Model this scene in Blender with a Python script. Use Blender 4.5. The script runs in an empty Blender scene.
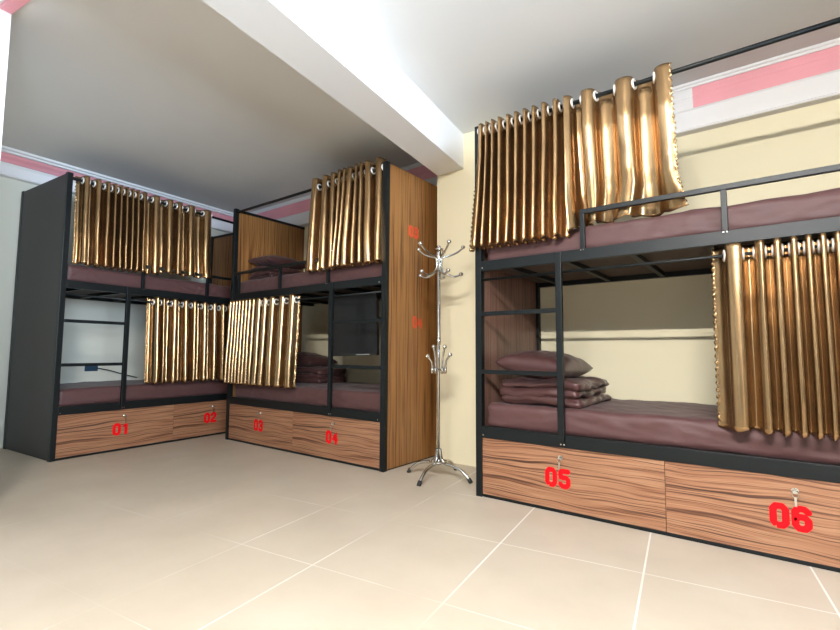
import bpy, bmesh, math, random
from mathutils import Vector, Matrix, Euler, noise
random.seed(7)
PI = math.pi
SC = bpy.context.scene
COL = SC.collection

# ------------------------------------------------------------ materials
def new_mat(name):
    m = bpy.data.materials.new(name); m.use_nodes = True
    nt = m.node_tree; b = nt.nodes['Principled BSDF']
    return m, nt, b
def nd(nt, t, **kw):
    n = nt.nodes.new(t)
    for k, v in kw.items(): setattr(n, k, v)
    return n
def plain(name, col, rough=.5, metal=0., bump=0., bscale=60., var=0.06, vscale=6., coat=0., sheen=0.):
    m, nt, b = new_mat(name)
    tc = nd(nt, 'ShaderNodeTexCoord')
    no = nd(nt, 'ShaderNodeTexNoise'); no.inputs['Scale'].default_value = vscale; no.inputs['Detail'].default_value = 4
    nt.links.new(tc.outputs['Object'], no.inputs['Vector'])
    r = nd(nt, 'ShaderNodeValToRGB')
    r.color_ramp.elements[0].position = .3; r.color_ramp.elements[1].position = .7
    r.color_ramp.elements[0].color = (*[c*(1-var) for c in col], 1)
    r.color_ramp.elements[1].color = (*[min(1, c*(1+var)) for c in col], 1)
    nt.links.new(no.outputs['Fac'], r.inputs['Fac']); nt.links.new(r.outputs['Color'], b.inputs['Base Color'])
    b.inputs['Roughness'].default_value = rough; b.inputs['Metallic'].default_value = metal
    b.inputs['Coat Weight'].default_value = coat; b.inputs['Coat Roughness'].default_value = .22
    if sheen: b.inputs['Sheen Weight'].default_value = sheen
    if bump:
        n2 = nd(nt, 'ShaderNodeTexNoise'); n2.inputs['Scale'].default_value = bscale; n2.inputs['Detail'].default_value = 5
        nt.links.new(tc.outputs['Object'], n2.inputs['Vector'])
        bp = nd(nt, 'ShaderNodeBump'); bp.inputs['Strength'].default_value = bump; bp.inputs['Distance'].default_value = .01
        nt.links.new(n2.outputs['Fac'], bp.inputs['Height']); nt.links.new(bp.outputs['Normal'], b.inputs['Normal'])
    return m
def wood(name, vertical, stops, rough=.38, fine=46.):
    """zebra-grain laminate; grain runs along object X (or Z when vertical)"""
    m, nt, b = new_mat(name)
    tc = nd(nt, 'ShaderNodeTexCoord'); sep = nd(nt, 'ShaderNodeSeparateXYZ')
    nt.links.new(tc.outputs['Object'], sep.inputs[0])
    add = nd(nt, 'ShaderNodeMath', operation='ADD')
    nt.links.new(sep.outputs['X'], add.inputs[0]); nt.links.new(sep.outputs['Y'], add.inputs[1])
    along, across = (sep.outputs['Z'], add.outputs[0]) if vertical else (add.outputs[0], sep.outputs['Z'])
    low = nd(nt, 'ShaderNodeCombineXYZ')
    a1 = nd(nt, 'ShaderNodeMath', operation='MULTIPLY'); a1.inputs[1].default_value = 1.3 if vertical else 1.9
    a2 = nd(nt, 'ShaderNodeMath', operation='MULTIPLY'); a2.inputs[1].default_value = 5.
    nt.links.new(along, a1.inputs[0]); nt.links.new(across, a2.inputs[0])
    nt.links.new(a1.outputs[0], low.inputs[0]); nt.links.new(a2.outputs[0], low.inputs[1])
    n1 = nd(nt, 'ShaderNodeTexNoise'); n1.inputs['Scale'].default_value = 1.; n1.inputs['Detail'].default_value = 1.5
    nt.links.new(low.outputs[0], n1.inputs['Vector'])
    w = nd(nt, 'ShaderNodeMath', operation='MULTIPLY_ADD'); w.inputs[1].default_value = .05 if vertical else .075
    nt.links.new(n1.outputs['Fac'], w.inputs[0]); nt.links.new(across, w.inputs[2])
    hi = nd(nt, 'ShaderNodeCombineXYZ')
    b1 = nd(nt, 'ShaderNodeMath', operation='MULTIPLY'); b1.inputs[1].default_value = .9
    b2 = nd(nt, 'ShaderNodeMath', operation='MULTIPLY'); b2.inputs[1].default_value = fine
    nt.links.new(along, b1.inputs[0]); nt.links.new(w.outputs[0], b2.inputs[0])
    nt.links.new(b1.outputs[0], hi.inputs[0]); nt.links.new(b2.outputs[0], hi.inputs[1])
    n2 = nd(nt, 'ShaderNodeTexNoise'); n2.inputs['Scale'].default_value = 1.; n2.inputs['Detail'].default_value = 3.5
    n2.inputs['Roughness'].default_value = .6
    nt.links.new(hi.outputs[0], n2.inputs['Vector'])
    r = nd(nt, 'ShaderNodeValToRGB'); e = r.color_ramp.elements
    e[0].position, e[0].color = stops[0][0], (*stops[0][1], 1)
    e[1].position, e[1].color = stops[-1][0], (*stops[-1][1], 1)
    for p, c in stops[1:-1]:
        q = e.new(p); q.color = (*c, 1)
    nt.links.new(n2.outputs['Fac'], r.inputs['Fac']); nt.links.new(r.outputs['Color'], b.inputs['Base Color'])
    b.inputs['Roughness'].default_value = rough
    return m

M = {}
M['steel'] = plain('black_powder_coat', (.004, .006, .0065), .42, .0, .05, 300, .1)
M['steel'].node_tree.nodes['Principled BSDF'].inputs['Specular IOR Level'].default_value = .3
M['char'] = plain('charcoal_laminate', (.014, .014, .015), .5, 0, .03, 200, .1)
M['wood'] = wood('zebra_wood', False, [(.33, (.05, .019, .010)), (.415, (.12, .046, .022)), (.46, (.26, .112, .055)), (.52, (.31, .15, .078)), (.57, (.37, .20, .11)), (.62, (.22, .092, .045)), (.68, (.08, .032, .016))], fine=82.)
M['woodv'] = wood('zebra_wood_upright', True, [(.30, (.06, .022, .006)), (.40, (.10, .034, .008)), (.48, (.24, .10, .027)), (.60, (.31, .142, .042)), (.68, (.14, .052, .013))], fine=60.)
M['woodr'] = wood('zebra_wood_upright_red', True, [(.30, (.04, .016, .010)), (.40, (.09, .04, .026)), (.50, (.16, .08, .055)), (.60, (.21, .115, .08)), (.72, (.10, .045, .03))], fine=60.)
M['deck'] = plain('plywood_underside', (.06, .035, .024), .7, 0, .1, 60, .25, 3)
M['sheet'] = plain('plum_brown_bedding', (.080, .031, .029), .6, 0, .25, 16, .08, 5, 0, .08)
M['satin'] = plain('plum_brown_satin', (.07, .028, .026), .36, .15, .2, 14, .08, 5, 0, .05)
M['gold'] = plain('gold_brown_satin', (.38, .235, .11), .26, .95, .10, 11, .12, 7, .3)
M['chrome'] = plain('chrome', (.60, .58, .54), .14, 1., 0, 1, .03)
M['ring'] = plain('pale_metal_ring', (.82, .80, .76), .3, .35, 0, 1, .02)
M['rubber'] = plain('black_rubber', (.01, .01, .01), .6)
M['red'] = plain('red_stencil_paint', (.70, .006, .010), .7)
M['red'].node_tree.nodes['Principled BSDF'].inputs['Specular IOR Level'].default_value = .1
M['faded'] = plain('faded_red_paint', (.62, .07, .02), .55)
M['wall'] = plain('cream_wall_paint', (.78, .705, .49), .75, 0, .04, 120, .02, 1.2)
M['wallL'] = plain('pale_wall_paint', (.66, .645, .55), .75, 0, .04, 120, .02, 1.2)
M['ceil'] = plain('white_ceiling_paint', (.70, .695, .68), .8, 0, .03, 100, .015, 1)
M['white'] = plain('white_plaster', (.76, .75, .745), .6, 0, .02, 100, .015, 1)
M['pink'] = plain('pink_cornice_paint', (.80, .34, .38), .6, 0, .02, 100, .05, 3)
M['far'] = plain('bounce_cutting_dark_wall', (.16, .13, .10), .6, 0, .03, 100, .1, 1)  # unseen walls, coloured dark to cut bounce light and deepen contrast
M['plastic'] = plain('dark_blue_plastic', (.02, .05, .09), .4)
M['screen'] = plain('glossy_black_screen', (.004, .004, .005), .45)
M['silver'] = plain('silver_plastic', (.5, .5, .5), .3, .6)

def floor_mat():
    m, nt, b = new_mat('beige_floor_tiles')
    tc = nd(nt, 'ShaderNodeTexCoord'); mp = nd(nt, 'ShaderNodeMapping'); mp.vector_type = 'POINT'
    mp.inputs['Rotation'].default_value = (0, 0, -math.radians(7.8))
    nt.links.new(tc.outputs['Object'], mp.inputs['Vector'])
    sep = nd(nt, 'ShaderNodeSeparateXYZ'); nt.links.new(mp.outputs[0], sep.inputs[0])
    def mth(op, a, bb=None, c=None):
        n = nd(nt, 'ShaderNodeMath', operation=op)
        for i, v in enumerate((a, bb, c)):
            if v is None: continue
            if isinstance(v, (int, float)): n.inputs[i].default_value = v
            else: nt.links.new(v, n.inputs[i])
        return n.outputs[0]
    P = .60
    def line(coord, off, half, per=P):
        t = mth('SUBTRACT', coord, off - 60*per - per/2)
        f = mth('MODULO', t, per)
        d = mth('ABSOLUTE', mth('SUBTRACT', f, per/2))
        return mth('LESS_THAN', d, half), d
    # joints running away from the camera: right of the narrow row at x=-1.37, left of it at x=-1.79
    right, _ = line(sep.outputs['X'], -1.365, .0036)
    left, _ = line(sep.outputs['X'], -1.79, .0022)
    isr = mth('GREATER_THAN', sep.outputs['X'], -1.55)
    lx = mth('ADD', mth('MULTIPLY', right, isr), mth('MULTIPLY', left, mth('SUBTRACT', 1, isr)))
    lyr, _ = line(sep.outputs['Y'], 2.15, .0020)
    g = mth('MINIMUM', mth('ADD', lx, lyr), 1)
    no = nd(nt, 'ShaderNodeTexNoise'); no.inputs['Scale'].default_value = 1.1; no.inputs['Detail'].default_value = 2
    nt.links.new(tc.outputs['Object'], no.inputs['Vector'])
    # worn joints: patchy, fading out to the left of the room
    gate = nd(nt, 'ShaderNodeMapRange'); gate.inputs['From Min'].default_value = .40; gate.inputs['From Max'].default_value = .58
    addx = mth('MULTIPLY_ADD', sep.outputs['X'], .14, .18)
    nt.links.new(mth('ADD', no.outputs['Fac'], mth('MAXIMUM', addx, -.16)), gate.inputs['Value'])
    gg = mth('MULTIPLY', g, mth('MULTIPLY_ADD', gate.outputs[0], .85, .06))
    n2 = nd(nt, 'ShaderNodeTexNoise'); n2.inputs['Scale'].default_value = 3.2; n2.inputs['Detail'].default_value = 6
    nt.links.new(tc.outputs['Object'], n2.inputs['Vector'])
    r = nd(nt, 'ShaderNodeValToRGB')
    r.color_ramp.elements[0].position = .3; r.color_ramp.elements[0].color = (.44, .372, .288, 1)
    r.color_ramp.elements[1].position = .7; r.color_ramp.elements[1].color = (.49, .42, .333, 1)
    nt.links.new(n2.outputs['Fac'], r.inputs['Fac'])
    mx = nd(nt, 'ShaderNodeMix', data_type='RGBA')
    nt.links.new(gg, mx.inputs[0]); nt.links.new(r.outputs['Color'], mx.inputs[6]); mx.inputs[7].default_value = (.72, .70, .65, 1)
    nt.links.new(mx.outputs[2], b.inputs['Base Color'])
    b.inputs['Roughness'].default_value = .42
    b.inputs['Specular IOR Level'].default_value = .35
    return m
M['floor'] = floor_mat()

# ------------------------------------------------------------ mesh helpers
def link(name, bm, mat, parent=None, smooth=False, loc=None):
    me = bpy.data.meshes.new(name); bm.normal_update(); bm.to_mesh(me); bm.free()
    me.materials.append(M[mat] if isinstance(mat, str) else mat)
    if smooth:
        for p in me.polygons: p.use_smooth = True
    o = bpy.data.objects.new(name, me); COL.objects.link(o)
    if parent: o.parent = parent
    if loc: o.location = loc
    return o
def tag(o, label, cat, group=None, kind=None):
    o['label'] = label; o['category'] = cat
    if group: o['group'] = group
    if kind: o['kind'] = kind
    return o
def struct(o): o['kind'] = 'structure'; return o
def empty(name, loc, rz=0.):
    o = bpy.data.objects.new(name, None); COL.objects.link(o); o.location = loc; o.rotation_euler = (0, 0, rz)
    o.empty_display_size = .1
    return o
def box(bm, x0, x1, y0, y1, z0, z1, bev=0.):
    r = bmesh.ops.create_cube(bm, size=1.)
    vs = r['verts']
    bmesh.ops.scale(bm, vec=(x1-x0, y1-y0, z1-z0), verts=vs)
    bmesh.ops.translate(bm, vec=((x0+x1)/2, (y0+y1)/2, (z0+z1)/2), verts=vs)
    if bev:
        es = list({e for v in vs for e in v.link_edges})
        bmesh.ops.bevel(bm, geom=es, offset=bev, segments=2, affect='EDGES', profile=.6)
def bx(*a, **k):
    bm = bmesh.new(); box(bm, *a, **k); return bm
def tube(bm, pts, r, seg=10, cap=True, radii=None):
    pts = [Vector(p) for p in pts]; rings = []
    t0 = (pts[1]-pts[0]).normalized()
    up = Vector((0, 0, 1)) if abs(t0.z) < .9 else Vector((1, 0, 0))
    n = t0.cross(up).normalized()
    for i, p in enumerate(pts):
        t = ((pts[min(i+1, len(pts)-1)] - pts[max(i-1, 0)])).normalized()
        n = (n - t*n.dot(t)).normalized(); b = t.cross(n)
        rr = radii[i] if radii else r
        rings.append([bm.verts.new(p + n*math.cos(2*PI*k/seg)*rr + b*math.sin(2*PI*k/seg)*rr) for k in range(seg)])
    for a, c in zip(rings, rings[1:]):
        for k in range(seg): bm.faces.new((a[k], a[(k+1) % seg], c[(k+1) % seg], c[k]))
    if cap:
        bm.faces.new(rings[0][::-1]); bm.faces.new(rings[-1])
def smooth_path(pts, n=6):
    pts = [Vector(p) for p in pts]; out = []
    P = [pts[0]*2-pts[1]] + pts + [pts[-1]*2-pts[-2]]
    for i in range(1, len(P)-2):
        for k in range(n):
            t = k/n; a, b, c, d = P[i-1], P[i], P[i+1], P[i+2]
            out.append(.5*((2*b) + (c-a)*t + (2*a-5*b+4*c-d)*t*t + (-a+3*b-3*c+d)*t**3))
    out.append(pts[-1]); return out
def torus(bm, c, normal, R, r, seg=18, sides=8):
    q = Vector(normal).to_track_quat('Z', 'Y'); c = Vector(c); rings = []
    for i in range(seg):
        a = 2*PI*i/seg; ring = []
        for j in range(sides):
            b = 2*PI*j/sides
            ring.append(bm.verts.new(c + q @ Vector(((R+r*math.cos(b))*math.cos(a), (R+r*math.cos(b))*math.sin(a), r*math.sin(b)))))
        rings.append(ring)
    for i in range(seg):
        for j in range(sides):
            bm.faces.new((rings[i][j], rings[(i+1) % seg][j], rings[(i+1) % seg][(j+1) % sides], rings[i][(j+1) % sides]))
def ball(bm, c, r, u=14, v=8):
    m = Matrix.Translation(c); bmesh.ops.create_uvsphere(bm, u_segments=u, v_segments=v, radius=r, matrix=m)
def soft(bm, x0, x1, y0, y1, z0, z1, rad=.04, nx=40, ny=20, nz=5, amp=.006, fr=5., seed=0., stretch=(1, 1, 1), crown=0., flat=False, diag=0.):
    """soft rounded slab with gentle cloth wrinkles"""
    cx, cy, cz = (x0+x1)/2, (y0+y1)/2, (z0+z1)/2; hx, hy, hz = (x1-x0)/2, (y1-y0)/2, (z1-z0)/2
    t = bmesh.new(); grid = {}
    def vert(i, j, k):
        key = (i, j, k)
        if key in grid: return grid[key]
        p = Vector((-hx+2*hx*i/nx, -hy+2*hy*j/ny, -hz+2*hz*k/nz))
        inner = Vector((max(-hx+rad, min(hx-rad, p.x)), max(-hy+rad, min(hy-rad, p.y)), max(-hz+min(rad, hz), min(hz-min(rad, hz), p.z))))
        d = p - inner
        if d.length > 1e-6:
            m = max(abs(d.x), abs(d.y), abs(d.z)); p = inner + d.normalized()*m
        w = Vector((p.x*stretch[0], p.y*stretch[1], p.z*stretch[2]))*fr + Vector((seed, seed*1.7, 0))
        nn = noise.noise(w)*.65 + noise.noise(w*2.3)*.35
        ndir = d.normalized() if d.length > 1e-6 else Vector((0, 0, 1))
        if diag and k > 1:
            q2 = p.x*2.2 + p.z*11 + p.y*3
            msk = max(0., noise.noise(Vector((p.x*1.7+seed, 4., seed)))+.25)
            rdg = 1-abs(noise.noise(Vector((q2*2.1+seed, p.x*1.5, 1.)))*2)
            p = p + ndir*(rdg**3)*msk*diag
        if not (flat and k == 0): p = p + ndir*nn*amp
        p.z += crown*max(0, (1-(p.x/hx)**2))*max(0, 1-(p.y/hy)**2)*(1 if p.z > 0 else (0 if flat else -1))
        v = t.verts.new(p + Vector((cx, cy, cz))); grid[key] = v; return v
    def quad(a, b, c, d): t.faces.new((vert(*a), vert(*b), vert(*c), vert(*d)))
    for i in range(nx):
        for j in range(ny):
            quad((i, j, nz), (i+1, j, nz), (i+1, j+1, nz), (i, j+1, nz)); quad((i, j, 0), (i, j+1, 0), (i+1, j+1, 0), (i+1, j, 0))
    for i in range(nx):
        for k in range(nz):
            quad((i, 0, k), (i+1, 0, k), (i+1, 0, k+1), (i, 0, k+1)); quad((i, ny, k), (i, ny, k+1), (i+1, ny, k+1), (i+1, ny, k))
    for j in range(ny):
        for k in range(nz):
            quad((0, j, k), (0, j, k+1), (0, j+1, k+1), (0, j+1, k)); quad((nx, j, k), (nx, j+1, k), (nx, j+1, k+1), (nx, j, k+1))
    me = bpy.data.meshes.new('t'); t.to_mesh(me); t.free(); bm.from_mesh(me); bpy.data.meshes.remove(me)
GLYPH = {  # strokes on a 4 x 6 field
 '0': [[(1, 0), (3, 0), (4, 1), (4, 5), (3, 6), (1, 6), (0, 5), (0, 1), (1, 0)]],
 '1': [[(.8, 4.9), (2.2, 6), (2.2, 0)]],
 '2': [[(0, 5), (1, 6), (3, 6), (4, 5), (4, 4), (0, .9), (0, 0), (4, 0)]],
 '3': [[(0, 5.2), (1, 6), (3, 6), (4, 5.1), (4, 3.9), (3, 3.1), (1.6, 3.1)], [(3, 3.1), (4, 2.3), (4, .9), (3, 0), (1, 0), (0, .8)]],
 '4': [[(3, 0), (3, 6), (0, 2), (4, 2)]],
 '5': [[(4, 6), (.1, 6), (.1, 3.4), (3, 3.5), (4, 2.7), (4, .9), (3, 0), (1, 0), (0, .8)]],
 '6': [[(4, 5.2), (3, 6), (1, 6), (0, 5), (0, 1), (1, 0), (3, 0), (4, 1), (4, 2.6), (3, 3.5), (1, 3.5), (0, 2.7)]],
}
def number_mesh(txt, height, stroke, mat, parent, loc, rot):
    """stencilled two-digit number: thin painted strokes"""
    bm = bmesh.new(); u = (height-2*stroke)/6; ux = u*.80; adv = 4*ux+2*stroke+.005; wid = adv*len(txt)-.005
    for n, ch in enumerate(txt):
        ox = -wid/2 + n*adv + stroke
        for st in GLYPH[ch]:
            pts = [(ox+x*ux, y*u-3*u, 0) for x, y in st]; dense = []
            for p, q in zip(pts, pts[1:]):
                for t in (0, .34, .67): dense.append(Vector(p).lerp(Vector(q), t))
            dense.append(Vector(pts[-1]))
            k0 = len(bm.verts); bm.verts.ensure_lookup_table()
            tube(bm, dense, stroke, 10)
            if st[0] != st[-1]:
                for e in (pts[0], pts[-1]): ball(bm, e, stroke, 10, 6)
    for v in bm.verts: v.co.z = max(-.0008, min(.0008, v.co.z*.1))
    o = link('number', bm, mat, parent); o.location = loc; o.rotation_euler = rot
    return o

# ------------------------------------------------------------ the room
ZC = 2.68; YW = 3.56
TA = math.radians(8.3)
struct(link('floor', bx(-6.2, 3.2, -6.1, YW+.1, -.1, 0), 'floor'))
struct(link('ceiling', bx(-6.2, 3.2, -6.1, YW+.1, ZC, ZC+.1), 'ceil'))
struct(link('wall_back', bx(-6.2, 3.2, YW, YW+.1, 0, ZC), 'wall'))
bm = bmesh.new()
box(bm, 3.1, 3.2, -6.1, -2.0, 0, ZC); box(bm, 3.1, 3.2, .4, YW, 0, ZC); box(bm, 3.1, 3.2, -2.0, .4, 0, .85); box(bm, 3.1, 3.2, -2.0, .4, 2.35, ZC)
struct(link('wall_right', bm, 'far'))
bm = bmesh.new()
for a in (-2.0, -.82, .36): box(bm, 3.12, 3.17, a, a+.04, .85, 2.35)
box(bm, 3.12, 3.17, -2.0, .4, .85, .89); box(bm, 3.12, 3.17, -2.0, .4, 2.31, 2.35)
struct(link('window_3', bm, 'white'))
# left wall runs a little askew, parallel to the beam
def wline(y): return -5.60 - math.tan(math.radians(5.)) * (y-1.2)
bm = bmesh.new()
q = [(wline(-6.1), -6.1), (wline(YW), YW)]
vs = [bm.verts.new((x, y, z)) for z in (0, ZC) for x, y in (q[0], q[1], (q[1][0]-.15, q[1][1]), (q[0][0]-.15, q[0][1]))]
for f in ((0, 1, 5, 4), (1, 2, 6, 5), (2, 3, 7, 6), (3, 0, 4, 7), (0, 3, 2, 1), (4, 5, 6, 7)): bm.faces.new([vs[i] for i in f])
bmesh.ops.recalc_face_normals(bm, faces=bm.faces)
struct(link('wall_left', bm, 'wallL'))
# front wall (behind the camera) with a wide window opening on the left
WX0, WX1, WZ0, WZ1 = -5.1, -3.3, .5, 2.2
bm = bmesh.new()
box(bm, -6.6, WX0, -6.1, -6.0, 0, ZC); box(bm, WX1, .7, -6.1, -6.0, 0, ZC); box(bm, 2.5, 3.2, -6.1, -6.0, 0, ZC)
box(bm, WX0, WX1, -6.1, -6.0, 0, WZ0); box(bm, WX0, WX1, -6.1, -6.0, WZ1, ZC); box(bm, .7, 2.5, -6.1, -6.0, 0, WZ0); box(bm, .7, 2.5, -6.1, -6.0, WZ1, ZC)
struct(link('wall_front', bm, 'far'))
bm = bmesh.new()
for a in (WX0, (WX0+WX1)/2-.02, WX1-.04): box(bm, a, a+.04, -6.08, -6.03, WZ0, WZ1)
box(bm, WX0, WX1, -6.08, -6.03, WZ0, WZ0+.04); box(bm, WX0, WX1, -6.08, -6.03, WZ1-.04, WZ1)
struct(link('window_1', bm, 'white'))
bm = bmesh.new()
for a in (.7, 1.58, 2.46): box(bm, a, a+.04, -6.08, -6.03, WZ0, WZ1)
box(bm, .7, 2.5, -6.08, -6.03, WZ0, WZ0+.04); box(bm, .7, 2.5, -6.08, -6.03, WZ1-.04, WZ1)
struct(link('window_2', bm, 'white'))
# ceiling beam and the pier that carries it
def skew(pts, z0, z1, name, mat):
    bm = bmesh.new(); n = len(pts)
    lo = [bm.verts.new((x, y, z0)) for x, y in pts]; hi = [bm.verts.new((x, y, z1)) for x, y in pts]
    bm.faces.new(lo[::-1]); bm.faces.new(hi)
    for i in range(n): bm.faces.new((lo[i], lo[(i+1) % n], hi[(i+1) % n], hi[i]))
    bmesh.ops.recalc_face_normals(bm, faces=bm.faces)
    return link(name, bm, mat)
def bxl(y): return -2.235 + math.tan(TA)*(3.22-y)
def bxr(y): return -1.978 + math.tan(TA)*(3.22-y)
struct(skew([(bxl(-6.0), -6.0), (bxr(-6.0), -6.0), (bxr(3.22), 3.22), (bxl(3.22), 3.22)], 2.385, ZC, 'trim_1', 'white'))
struct(skew([(-2.24, 3.22), (-1.535, 3.22), (-1.535, YW), (-2.24, YW)], 0, ZC, 'wall_pier', 'wall'))
# cornice along the back wall, right of the pier
def cornice(name, prof, p0, p1, nrm, mat):
    bm = bmesh.new(); p0 = Vector(p0); p1 = Vector(p1); n = Vector(nrm)
    rows = [[bm.verts.new(Vector((p.x, p.y, 0)) + n*d + Vector((0, 0, z))) for d, z in prof] for p in (p0, p1)]
    for i in range(len(prof)-1): bm.faces.new((rows[0][i], rows[0][i+1], rows[1][i+1], rows[1][i]))
    bm.faces.new(rows[0]); bm.faces.new(rows[1][::-1])
    bmesh.ops.recalc_face_normals(bm, faces=bm.faces)
    return struct(link(name, bm, mat))
low = [(-.01, 2.36), (.055, 2.365), (.06, 2.375), (.045, 2.385), (.045, 2.505), (.052, 2.515), (-.01, 2.515)]
cove = [(-.01, 2.515), (.05, 2.515), (.052, 2.54), (.056, 2.57), (.064, 2.595), (.060, 2.60), (.066, 2.625), (.074, 2.645), (-.01, 2.645)]
top = [(-.01, 2.645), (.082, 2.645), (.084, 2.66), (.092, 2.665), (.094, ZC-.001), (-.01, ZC-.001)]
lowL = [(-.01, 2.46), (.055, 2.465), (.06, 2.475), (.05, 2.485), (.06, 2.56), (.075, 2.58), (-.01, 2.58)]
coveL = [(-.01, 2.58), (.09, 2.58), (.11, 2.60), (.14, 2.62), (.16, 2.64), (-.01, 2.64)]
topL = [(-.01, 2.64), (.19, 2.64), (.195, 2.655), (.215, 2.66), (.22, ZC-.001), (-.01, ZC-.001)]
N = (0, -1, 0)
cornice('trim_2', low, (-1.535, YW, 0), (3.1, YW, 0), N, 'white')
cornice('trim_3', cove, (-1.535, YW, 0), (-.36, YW, 0), N, 'white')
cornice('trim_4', cove, (-.36, YW, 0), (3.1, YW, 0), N, 'pink')
cornice('trim_5', top, (-1.535, YW, 0), (3.1, YW, 0), N, 'white')
a5 = math.radians(5.); NL = (math.cos(a5), math.sin(a5), 0)
for nm, pr, mt in (('trim_6', lowL, 'white'), ('trim_7', coveL, 'pink'), ('trim_8', topL, 'white')):
    cornice(nm, pr, (wline(-6.0), -6.0, 0), (wline(YW), YW, 0), NL, mt)
# same mouldings over the back wall in the left bay
for nm, pr, mt in (('trim_9', low, 'white'), ('trim_10', cove, 'pink'), ('trim_11', top, 'white')):
    cornice(nm, pr, (-5.75, YW, 0), (-2.24, YW, 0), N, mt)
# free standing pier close to the camera on the left, with its bit of cornice
ca, sa = math.cos(TA), math.sin(TA)
def tr(x, y): return (-3.16 + x*ca - y*sa, .583 + x*sa + y*ca)
struct(skew([tr(0, 0), tr(-.42, 0), tr(-.42, -.3), tr(0, -.3)], 0, ZC, 'wall_stub', 'white'))
struct(skew([tr(0, 0.0), tr(.0, -.05), tr(1.0, -.05), tr(1.0, .0)], 2.655, ZC, 'trim_12', 'pink'))

# ------------------------------------------------------------ bunk beds
ZP = 2.35; D = .95
def make_bunk(loc, ang, L, half, mirror, nums, label, left_mat, right_mat, right_h=ZP, guard_stops=(.655, 1.31, 1.98), lad=.505, numx=(.475, .475)):
    R = empty('bunk_bed', loc, ang); tag(R, label, 'bunk bed', 'bunk beds with locker fronts and black steel frames')
    X = (lambda x: L-x) if mirror else (lambda x: x)
    def B(name, mat, x0, x1, y0, y1, z0, z1, parent=None, bev=.002):
        if mirror: x0, x1 = L-x1, L-x0
        return link(name, bx(x0, x1, y0, y1, z0, z1, bev=bev), mat, parent or R)
    s = .042
    for x in (0, L-s):
        h = ZP if (x == 0) != mirror or mirror else right_h
        for y in (0, D-s):
            if x == 0: hh = ZP
            else: hh = right_h
            link('post', bx(x, x+s, y, y+s, 0, hh, bev=.003), 'steel', R)
    # end panels sit inside the post frame
    e0 = link('end_panel', bx(.004, .022, s, D-s, .012, ZP-.008), left_mat, R)
    e1 = link('end_panel', bx(L-.022, L-.004, s, D-s, .012, right_h-.008), right_mat, R)
    for x0, hh in ((0, ZP), (L-s, right_h)):
        link('end_rail', bx(x0+.012, x0+.03, s, D-s, hh-.03, hh-.002, bev=.002), 'steel', R)
        link('end_rail', bx(x0+.012, x0+.03, s, D-s, .0, .018, bev=.002), 'steel', R)
    # plinth, locker fronts
    B('plinth', 'steel', s, L-s, .012, .03, 0, .018)
    xs = (s, half, L-s)
    for i in (0, 1):
        x0, x1 = xs[i]+(.001 if i else 0), xs[i+1]-(0 if i else .001)
        f = link('locker_door', bx(x0-(x0+x1)/2, x1-(x0+x1)/2, -.009, .009, .019-.187, .357-.187, bev=.0012), 'wood', R, loc=((x0+x1)/2, .019, .187))
        nx = numx[i]
        number_mesh(nums[i], .108, .0135, 'red', f, (nx-(x0+x1)/2, -.0100, .188-.187), (PI/2, 0, 0))
        lk = bmesh.new()
        tube(lk, [(0, -.009, 0), (0, -.017, 0)], .013, 14); tube(lk, [(0, -.017, 0), (0, -.024, 0)], .009, 12)
        ky = bmesh.new(); box(ky, -.0015, .0015, -.036, -.022, -.007, .007); torus(ky, (0, -.036, -.012), (0, 1, .2), .012, .0018, 14, 5)
        box(ky, -.004, .004, -.037, -.034, -.060, -.022)
        link('key', ky, 'chrome', f, loc=(nx-(x0+x1)/2+.02, 0, .302-.187))
        link('lock', lk, 'chrome', f, loc=(nx-(x0+x1)/2+.02, 0, .302-.187))
    # decks
    for z0, z1, nm in ((.357, .425, 'lower_rail'), (1.392, 1.455, 'upper_rail')):
        r = link(nm, bx(s, L-s, .002, .036, z0, z1, bev=.002), 'steel', R)
        link(nm, bx(s, L-s, D-.036, D-.002, z0, z1, bev=.002), 'steel', R)
        for xx in (s+.012, X(lad)-.004, X(lad)+.014, L-s-.02):
            bb = bmesh.new(); tube(bb, [(xx, .003, z0+.018), (xx, -.003 if abs(xx-X(lad)) > .03 or z0 > 1 else -.003, z0+.018)], .0045, 8)
            link('bolt', bb, 'chrome', r)
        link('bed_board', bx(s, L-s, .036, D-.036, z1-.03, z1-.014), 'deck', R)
        n = 6
        for i in range(n):
            xx = s+(L-2*s)*(i+.5)/n; link('cross_bar', bx(xx-.015, xx+.015, .036, D-.036, z1-.058, z1-.031), 'steel', R)
    # ladder
    lr = B('ladder', 'steel', lad-.018, lad+.018, -.012, .014, .385, 1.45, bev=.003)
    for z in (.76, 1.12):
        r = B('rung', 'steel', s, lad-.018, -.002, .020, z-.013, z+.013, lr)
    # guard rail
    g0, gm, g1 = guard_stops
    g = B('guard_rail', 'steel', g0-.013, L-s, .004, .029, 1.652, 1.678)
    for x in guard_stops: B('guard_post', 'steel', x-.0125, x+.0125, .004, .029, 1.44, 1.652, g)
    for x in guard_stops[:2]:
        for dx in (-.006, .008):
            bg = bmesh.new(); tube(bg, [(X(x)+dx, .006, 1.447), (X(x)+dx, -.004, 1.447)], .0035, 8)
            link('bolt', bg, 'chrome', g)
    # curtain rods
    for z, rr in ((2.312, .0125), (1.338, .008)):
        bm = bmesh.new(); tube(bm, [(s-.005, .021, z), (L-s+.005, .021, min(z, right_h-.04) if z > 2 else z)], rr, 10)
        link('curtain_rod', bm, 'steel', R, smooth=True)
    return R, (e0, e1)

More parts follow.
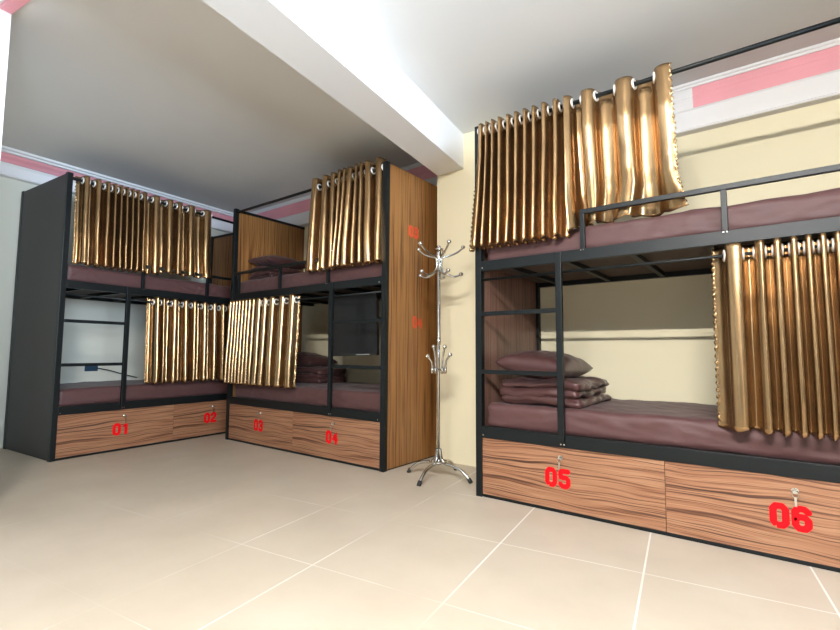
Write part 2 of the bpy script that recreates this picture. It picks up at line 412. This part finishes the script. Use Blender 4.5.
A_OLD, A_ANG = Vector((-4.598, 1.305, 0)), math.radians(95.)
A_LOC = A_OLD + Vector((-math.sin(math.radians(5))*-.035, -math.cos(math.radians(5))*.035, 0))
B_LOC, C_LOC = Vector((-4.42, 2.655, 0)), Vector((-1.503, 2.585, 0))
bunkA, _ = make_bunk(A_LOC, A_ANG, 1.985, 1.005, False, ('01', '02'), 'bunk bed along the left wall with charcoal end panel and lockers 01 and 02', 'char', 'woodv', 2.34, (.655, 1.31, 1.915), .525, (.53, 1.40))
bunkB, eB = make_bunk(B_LOC, 0., 2.10, 1.035, True, ('03', '04'), 'bunk bed in the far corner with wood grain end panel and lockers 03 and 04', 'woodv', 'woodv', ZP, (.655, 1.31, 1.98), .59, (.535, 1.535))
bunkC, _ = make_bunk(C_LOC, 0., 2.20, 1.052, False, ('05', '06'), 'bunk bed nearest on the right with open lower berth and lockers 05 and 06', 'woodr', 'woodr', ZP, (.68, 1.345, 2.08), .545, (.515, 1.530))
# worn stencilled numbers on the outer end of the corner bunk
number_mesh('03', .10, .0135, 'faded', eB[1], (2.10-.0035, .345, 1.86), (PI/2, 0, PI/2))
number_mesh('04', .10, .0125, 'faded', eB[1], (2.10-.0035, .405, 1.12), (PI/2, 0, PI/2))

# ------------------------------------------------------------ mattresses
def place(o, loc, ang):
    o.location = loc; o.rotation_euler = (0, 0, ang); return o
def mattress(loc, ang, L, z, seed, label):
    bm = bmesh.new()
    soft(bm, .03+.02, L-.05, .050, D-.05, z, z+.15, .035, 200, 40, 12, .010, 7., seed, (.8, .7, 1.9), .004, True, .012)
    o = link('mattress', bm, 'sheet', smooth=True); place(o, loc, ang)
    return tag(o, label, 'mattress', 'mattresses in fitted plum brown sheets')
ZU, ZL = 1.443, .413
mattress(A_LOC, A_ANG, 1.985, ZU, 1, 'plum brown mattress on the upper deck of the left wall bunk')
mattress(A_LOC, A_ANG, 1.985, ZL, 2, 'plum brown mattress on the lower deck of the left wall bunk')
mattress(B_LOC, 0, 2.10, ZU, 3, 'plum brown mattress on the upper deck of the corner bunk')
mattress(B_LOC, 0, 2.10, ZL, 4, 'plum brown mattress on the lower deck of the corner bunk')
mattress(C_LOC, 0, 2.20, ZU, 5, 'plum brown mattress on the upper deck of the right bunk, above lockers 05 and 06')
mattress(C_LOC, 0, 2.20, ZL, 6, 'plum brown mattress with folded bedding, lower deck of the right bunk')

# ------------------------------------------------------------ curtains
def curtain(loc, ang, ridges, zt, zb, label, left=None, right=None, yc=.021, amp=.046, rod=2.312, hemL=.02, hemR=.02,
            flare=None, drape=None, sharp=1.35, seed=0, wob=1., ends=(None, None)):
    """ridges = x of the folds that stand forward of the rod; valleys lie between them behind the rod"""
    r = list(ridges); x_l = left if left is not None else r[0]-.03; x_r = right if right is not None else r[-1]+.03
    # knots: (x, phase) phase multiple of 2pi on ridges
    kn = []
    gap0 = (r[1]-r[0])
    kn.append((x_l, -2*PI*min(.5, (r[0]-x_l)/gap0)))
    for k, x in enumerate(r): kn.append((x, 2*PI*k))
    gapn = (r[-1]-r[-2]); kn.append((x_r, 2*PI*(len(r)-1) + 2*PI*min(.5, (x_r-r[-1])/gapn)))
    nsub = 22; cols = []
    for (xa, pa), (xb, pb) in zip(kn, kn[1:]):
        if xb-xa < 1e-5: continue
        n = max(4, int(nsub*abs(pb-pa)/(2*PI)))
        for i in range(n):
            t = i/n; cols.append((xa+(xb-xa)*t, pa+(pb-pa)*t, (xb-xa)/max(.001, (pb-pa))*2*PI))
    cols.append((kn[-1][0], kn[-1][1], gapn))
    rows = 44; bm = bmesh.new(); grid = []
    def P(c, v):
        x, ph, gap = c; h = zt - v*(zt-zb)
        A = min(amp*(1.25 if gap < .08 else 1.), .02+gap*.75)
        # omega-shaped folds: rounded forward ridge, narrow return
        cc = (math.cos(ph)+1)/2; y = -A*(2*cc**(sharp if gap < .13 or sharp < 1 else 1.1)-1)
        xx = x + min(gap, .12)*.10*math.sin(2*ph)
        # folds sway and loosen downwards
        sw = noise.noise(Vector((x*7+seed, v*1.6, seed))) * .012*wob*v + noise.noise(Vector((x*23+seed, v*3.5, 5+seed)))*.003*wob*v
        xx += sw
        y *= 1 + .25*noise.noise(Vector((x*9+seed*2, v*2.2, 3)))*v
        y += .0015*noise.noise(Vector((x*30, v*9, seed)))*min(1, v*4)
        if flare: xx += flare(x, v)
        yy = yc + y
        if drape:
            dx, dy, dz = drape(x, v, ph); xx += dx; yy += dy; h += dz
        # scalloped hem
        if v > .985: h += .006*math.sin(ph*3)
        return Vector((xx, yy, h))
    for c in cols: grid.append([bm.verts.new(P(c, k/rows)) for k in range(rows+1)])
    for a, b in zip(grid, grid[1:]):
        for k in range(rows): bm.faces.new((a[k], b[k], b[k+1], a[k+1]))
    # frilled side edges
    for side, c in ((-1, grid[0]), (1, grid[-1])):
        prev = None
        for k in range(rows+1):
            for m in range(2):
                if k == rows and m: continue
                co = c[k].co if m == 0 else (c[k].co + c[k+1].co)/2
                nv = (c[k] if m == 0 else None)
                kk = 2*k+m
                outv = bm.verts.new(co + Vector((side*(.011+.005*math.sin(kk*1.9)), .006*math.sin(kk*2.4+side), 0)))
                inn = nv or bm.verts.new(co)
                if prev: bm.faces.new((prev[0], inn, outv, prev[1]))
                prev = (inn, outv)
    bmesh.ops.remove_doubles(bm, verts=bm.verts, dist=1e-5)
    bmesh.ops.recalc_face_normals(bm, faces=bm.faces)
    root = empty('curtain', loc, ang); tag(root, label, 'curtain', 'gold brown satin privacy curtains on the bunks')
    f = link('curtain_fabric', bm, 'gold', root, smooth=True)
    md = f.modifiers.new('thickness', 'SOLIDIFY'); md.thickness = .0016; md.offset = 0
    # eyelets where the cloth crosses the rod
    v0 = (zt-rod)/(zt-zb)
    for i in range(len(cols)-1):
        a, b = cols[i], cols[i+1]
        ka, kb = (a[1]-PI/2)/PI, (b[1]-PI/2)/PI
        if math.floor(ka) != math.floor(kb) or (i == 0 and abs(ka-round(ka)) < 1e-6):
            pa, pb = P(a, v0), P(b, v0); t = pb-pa
            nrm = Vector((t.y, -t.x, 0))
            mid = (pa+pb)/2
            tb = bmesh.new(); torus(tb, (mid.x, yc, rod), nrm, .0235, .0065, 18, 8)
            link('eyelet', tb, 'ring', root, smooth=True)
    return root

def drapeCu(x, v, ph):
    # left part falls in front of the bed, right part is tucked behind the guard rail and rests on the mattress
    s = max(0, min(1, (x-.55)/.12)); s = s*s*(3-2*s)
    w = max(0, (v-.25)/.75)
    dy = (-.034*(1-s) + .072*s)*w
    dz = 0; dx = 0
    if s > 0:
        dz = s*.075*max(0, (v-.6)/.4)
        e = max(0, (v-.72)/.28)
        dy += s*e*.02*math.sin(x*31)
        dx = s*(-.05*math.sin((x-.7)*9)*e)
    return dx, dy, dz
RCu = [.045, .083, .127, .176, .236, .289, .347, .403, .465, .536, .596, .705, .905, 1.10]
curtain(C_LOC + Vector((.014, 0, 0)), 0, RCu, 2.347, 1.535, 'large gold satin curtain half drawn on the upper berth of the right bunk', -.012, 1.115, drape=drapeCu, seed=3, wob=.7,
        flare=lambda x, v: -.045*v*max(0, 1-x/.12) + .012*v*max(0, (x-1.0)/.1), amp=.046)
RCl = [1.355, 1.446, 1.506, 1.564, 1.612, 1.66, 1.705, 1.752, 1.80, 1.85, 1.90, 1.95, 2.0, 2.05]
curtain(C_LOC + Vector((.030, 0, 0)), 0, RCl, 1.385, .54, 'gold satin curtain with tubular folds over lower berth above locker 06', 1.262, 2.10, rod=1.338, sharp=.75, seed=8, wob=.4, yc=.018, amp=.046,
        drape=lambda x, v, ph: (0, -.03*v, 0))
RAu = [.107, .192, .269, .323, .374, .422, .475, .518, .58, .696, .834, .925, 1.05, 1.235]
curtain(A_OLD, A_ANG, RAu, 2.352, 1.60, 'gold brown curtain on the upper berth of the left wall bunk', .06, 1.29, seed=12, amp=.046, drape=lambda x, v, ph: (0, -.035*v, .03*max(0, v-.8)/.2*(x > .75)))
RAl = [.745, .81, .93, 1.04, 1.13, 1.249, 1.359, 1.447, 1.52]
curtain(A_OLD, A_ANG, RAl, 1.385, .575, 'gold brown curtain on the lower berth of the left wall bunk, above locker 02', .70, 1.56, rod=1.338, seed=17, amp=.046, wob=.4, drape=lambda x, v, ph: (0, -.03*v, 0))
RBl = [.055, .11, .163, .215, .27, .33, .385, .45, .51, .60, .705, .85, .995]
curtain(B_LOC, 0, RBl, 1.385, .56, 'gold brown curtain on the lower berth of the corner bunk, above locker 03', .045, 1.045, rod=1.338, seed=23, amp=.046, wob=.5, drape=lambda x, v, ph: (0, -.03*v, 0))
RBu = [1.275, 1.406, 1.505, 1.597, 1.661, 1.714, 1.794, 1.849, 1.907, 2.02]
curtain(B_LOC, 0, RBu, 2.385, 1.565, 'gold brown curtain on the upper berth of the corner bunk beside the tall end panel', 1.21, 2.05, seed=31, amp=.046, rod=2.312,
        drape=lambda x, v, ph: (.03*math.sin(x*14)*v, -.035*v, 0), flare=lambda x, v: .03*v*max(0, (x-1.9)/.15))

# ------------------------------------------------------------ bedding on the bunks
def blanket(loc, rz, w, d, h, seed, label):
    bm = bmesh.new(); n = 3
    for i in range(n):
        z0, z1 = h*i/n, h*(i+1)/n+.006
        ox = (.012, -.008, .004)[i]
        soft(bm, -w/2+ox, w/2+ox, -d/2, d/2, z0, z1, h/n*.52, 46, 34, 6, .03, 8., seed+i*3.1, (.55, .9, 3.2), .004)
    for v in bm.verts:   # sag so that the stack looks like one cloth folded over itself
        v.co.z *= 1 - .12*(abs(v.co.x)/(w/2))**3; v.co.z = max(v.co.z, .0)
    o = link('folded_blanket', bm, 'satin', smooth=True); o.location = loc; o.rotation_euler = (0, 0, rz)
    return tag(o, label, 'blanket')
def pillow(loc, rot, w, d, h, seed, label, mat='satin'):
    bm = bmesh.new(); nx, ny = 40, 28
    def pt(i, j, s):
        u, v = -1+2*i/nx, -1+2*j/ny
        t = max(0, (1-abs(u)**2.6)*(1-abs(v)**2.6))**.42
        pin = 1-.05*(1-v*v) ; pin2 = 1-.06*(1-u*u)
        wr = noise.noise(Vector((u*3.2+seed, v*2.6, s*3.)))*.012*t + noise.noise(Vector((u*9+seed, v*6, s)))*.004*t
        return Vector((u*w/2*pin, v*d/2*pin2, s*(h/2*t+wr)))
    top = [[bm.verts.new(pt(i, j, 1)) for j in range(ny+1)] for i in range(nx+1)]
    bot = [[bm.verts.new(pt(i, j, -1)) for j in range(ny+1)] for i in range(nx+1)]
    for i in range(nx):
        for j in range(ny):
            bm.faces.new((top[i][j], top[i+1][j], top[i+1][j+1], top[i][j+1])); bm.faces.new((bot[i][j], bot[i][j+1], bot[i+1][j+1], bot[i+1][j]))
    bmesh.ops.remove_doubles(bm, verts=bm.verts, dist=1e-5); bmesh.ops.recalc_face_normals(bm, faces=bm.faces)
    o = link('pillow', bm, mat, smooth=True); o.location = loc; o.rotation_euler = rot
    return tag(o, label, 'pillow')
zl, zu = ZL+.152, ZU+.152
blanket((C_LOC.x+.365, C_LOC.y+.40, zl), .0, .50, .62, .155, 2., 'plum satin blanket folded under the pillow on the lower berth of the right bunk')
pillow((C_LOC.x+.315, C_LOC.y+.36, zl+.234), (.0, .10, .03), .44, .60, .18, 4., 'plum satin pillow on top of the folded blanket in the right bunk')
blanket((B_LOC.x+.60, B_LOC.y+.60, zl), .1, .55, .42, .15, 6., 'dark blanket folded at the back of the lower berth of the corner bunk')
pillow((B_LOC.x+.50, B_LOC.y+.62, zl+.228), (0, .12, .1), .44, .42, .14, 7., 'dark pillow on the folded blanket in the lower berth of the corner bunk')
blanket((B_LOC.x+.24, B_LOC.y+.45, zu), 0, .38, .56, .15, 9., 'brown blanket folded on the upper berth of the corner bunk')
pillow((B_LOC.x+.23, B_LOC.y+.42, zu+.222), (0, .05, 0), .36, .54, .13, 11., 'brown pillow on the folded blanket on the upper berth of the corner bunk')

# ------------------------------------------------------------ small fittings
# socket and cable on the left wall inside the lower berth
so = empty('power_socket', (wline(1.87)+.001, 1.87, .70), -a5*-1); so.rotation_euler = (0, 0, a5)
tag(so, 'dark power socket with a cable on the wall inside the left bunk', 'socket')
link('socket_plate', bx(0, .012, -.06, .06, -.035, .035, bev=.003), 'plastic', so)
bm = bmesh.new(); tube(bm, smooth_path([(.02, .05, -.005), (.03, .16, -.03), (.03, .30, -.075), (.03, .45, -.12)]), .005, 6)
link('cable', bm, 'rubber', so, smooth=True)
# dark flat screen hung inside the corner bunk
tv = empty('television', (-2.86, 2.86, 1.03), 0); tv.rotation_euler = (0, math.radians(-1.5), 0)
tag(tv, 'black flat screen panel hung behind the ladder in the corner bunk', 'television')
link('screen_frame', bx(-.30, .28, -.012, .02, -.185, .33, bev=.004), 'rubber', tv)
link('screen', bx(-.285, .265, -.0135, -.0121, -.165, .315), 'screen', tv)
link('logo_bar', bx(.05, .20, -.015, -.012, -.181, -.173), 'silver', tv)
bm = bmesh.new(); tube(bm, [(0, .02, .15), (0, .64, .15)], .018, 10); box(bm, -.07, .07, .64, .655, .08, .24)
link('wall_bracket', bm, 'steel', tv)

# ------------------------------------------------------------ coat rack
RX, RY = -1.925, 2.79
ck = empty('coat_rack', (RX, RY, 0), 0); tag(ck, 'silver metal coat stand with curved hooks between the corner bunk and right bunk', 'coat rack')
bm = bmesh.new(); tube(bm, [(0, 0, .10), (0, 0, 1.60)], .0105, 14)
# twisted upper half of the pole
for s in range(2):
    pts = []
    for i in range(240):
        t = i/239; a = s*PI + t*2*PI*17; pts.append((math.cos(a)*.0125, math.sin(a)*.0125, .98+t*.5))
    tube(bm, pts, .0042, 6)
tube(bm, [(0, 0, 1.48), (0, 0, 1.50), (0, 0, 1.60), (0, 0, 1.625)], .016, 14, radii=[.012, .02, .02, .012])
tube(bm, [(0, 0, 1.622), (0, 0, 1.632)], .034, 16)
tube(bm, [(0, 0, .09), (0, 0, .11), (0, 0, .13)], .02, 14)
tube(bm, [(0, 0, .93), (0, 0, .99)], .015, 14); 
link('pole', bm, 'chrome', ck, smooth=True)
bm = bmesh.new(); ball(bm, (0, 0, 1.645), .014); link('finial', bm, 'chrome', ck, smooth=True)
def rotz(p, a): return (p[0]*math.cos(a)-p[1]*math.sin(a), p[0]*math.sin(a)+p[1]*math.cos(a), p[2])
for k in range(4):
    a = math.radians(-86) + k*PI/2
    bm = bmesh.new()
    tube(bm, [rotz(p, a) for p in smooth_path([(.012, 0, .20), (.022, 0, .14), (.05, 0, .105), (.11, 0, .095), (.17, 0, .078), (.215, 0, .045), (.248, 0, .012)])], .0115, 10)
    lg = link('leg', bm, 'chrome', ck, smooth=True)
    bm = bmesh.new(); tube(bm, [rotz((.238, 0, .028), a), rotz((.256, 0, .0), a)], .0145, 10); link('rubber_foot', bm, 'rubber', lg, smooth=True)
bm = bmesh.new(); torus(bm, (0, 0, .112), (0, 0, 1), .062, .005, 24, 8); link('brace_ring', bm, 'chrome', ck, smooth=True)
# five arms at the top, each an upper and a lower hook
for k in range(5):
    a = math.radians(39.9 + 72*k)
    bm = bmesh.new()
    up = smooth_path([(.018, 0, 1.52), (.026, 0, 1.565), (.07, 0, 1.58), (.13, 0, 1.605), (.175, 0, 1.64)])
    dn = smooth_path([(.018, 0, 1.55), (.022, 0, 1.49), (.05, 0, 1.452), (.11, 0, 1.428), (.158, 0, 1.444)])
    tube(bm, [rotz(p, a) for p in up], .006, 8, radii=[.0100-.003*i/(len(up)-1) for i in range(len(up))])
    tube(bm, [rotz(p, a) for p in dn], .006, 8, radii=[.0100-.003*i/(len(dn)-1) for i in range(len(dn))])
    hk = link('hook', bm, 'chrome', ck, smooth=True)
    bm = bmesh.new(); ball(bm, rotz((.178, 0, 1.647), a), .0155); link('hook_ball', bm, 'chrome', hk, smooth=True)
    bm = bmesh.new(); ball(bm, rotz((.162, 0, 1.448), a), .0155); link('hook_ball', bm, 'chrome', hk, smooth=True)
# lower ring of short hooks for bags and umbrellas
for k in range(4):
    a = math.radians((36.9-14, 36.9-62, 36.9-118, 36.9-166)[k]); dz = (-.02, .035, .035, -.03)[k]
    bm = bmesh.new()
    p = smooth_path([(.012, 0, .757), (.04, 0, .755), (.050, 0, .79), (.056, 0, .83+dz/2), (.082, 0, .875+dz)])
    tube(bm, [rotz(q, a) for q in p], .0075, 8)
    hk = link('lower_hook', bm, 'chrome', ck, smooth=True)
    bm = bmesh.new(); ball(bm, rotz((.084, 0, .882+dz), a), .0155); link('hook_ball', bm, 'chrome', hk, smooth=True)
    bm = bmesh.new(); tube(bm, [rotz((.050, 0, .728), a), rotz((.050, 0, .775), a)], .010, 8); link('hook_sleeve', bm, 'chrome', hk, smooth=True)

# ------------------------------------------------------------ lights
def area(name, loc, rot, sx, sy, power, col):
    l = bpy.data.lights.new(name, 'AREA'); l.shape = 'RECTANGLE'; l.size = sx; l.size_y = sy; l.energy = power; l.color = col
    o = bpy.data.objects.new(name, l); COL.objects.link(o); o.location = loc; o.rotation_euler = rot; return o
# ceiling tube lamp in the right bay
m, nt, b = new_mat('tube_glow'); b.inputs['Emission Color'].default_value = (1, .93, .82, 1); b.inputs['Emission Strength'].default_value = 150.
b.inputs['Base Color'].default_value = (.9, .9, .9, 1)
tl = empty('tube_lamp', (.1, -.75, 2.60), 0); tag(tl, 'white ceiling tube lamp across the right bay behind the camera', 'lamp')
link('housing', bx(-.62, .62, -.012, .012, .04, .079), 'white', tl)
bm = bmesh.new(); tube(bm, [(-.6, 0, .02), (.6, 0, .02)], .013, 12); link('tube', bm, m, tl, smooth=True)
area('tube_light', (.1, -.75, 2.595), (math.radians(22), 0, 0), 1.2, .03, 265, (1., .975, .94))
area('window_light', (3.08, -.8, 1.6), (math.radians(120), 0, math.radians(90)), 2.3, 1.4, 520, (.66, .82, 1.)).data.spread = math.radians(100)  # lamp at the right window, aimed up and narrowed to brighten the ceiling
area('window_light', ((WX0+WX1)/2, -5.95, (WZ0+WZ1)/2), (math.radians(90), 0, 0), WX1-WX0, WZ1-WZ0, 20, (.55, .76, 1.))
area('window_light', (1.6, -5.95, (WZ0+WZ1)/2), (math.radians(90), 0, 0), 1.8, WZ1-WZ0, 15, (.85, .92, 1.))
w = bpy.data.worlds.new('world'); SC.world = w; w.use_nodes = True
bg = w.node_tree.nodes['Background']; sky = w.node_tree.nodes.new('ShaderNodeTexSky'); sky.sky_type = 'HOSEK_WILKIE'
w.node_tree.links.new(sky.outputs[0], bg.inputs[0]); bg.inputs[1].default_value = 1.0

# ------------------------------------------------------------ camera
cam = bpy.data.cameras.new('camera'); co = bpy.data.objects.new('camera', cam); COL.objects.link(co)
cam.sensor_width = 36.; cam.lens = 36.*470/840; cam.clip_start = .02
pitch, roll, yaw = math.radians(4.5), math.radians(.3), math.radians(36.9)
fw = Vector((-math.sin(yaw)*math.cos(pitch), math.cos(yaw)*math.cos(pitch), math.sin(pitch)))
r0 = Vector((math.cos(yaw), math.sin(yaw), 0)); u0 = r0.cross(fw)
rt = r0*math.cos(roll)+u0*math.sin(roll); upv = rt.cross(fw)
mw = Matrix(((rt.x, upv.x, -fw.x, 0), (rt.y, upv.y, -fw.y, 0), (rt.z, upv.z, -fw.z, .88), (0, 0, 0, 1)))
co.matrix_world = mw
SC.camera = co
vs_ = SC.view_settings; vs_.view_transform = 'Standard'; vs_.look = 'None'; vs_.exposure = -.12; vs_.gamma = 1.; vs_.use_curve_mapping = False
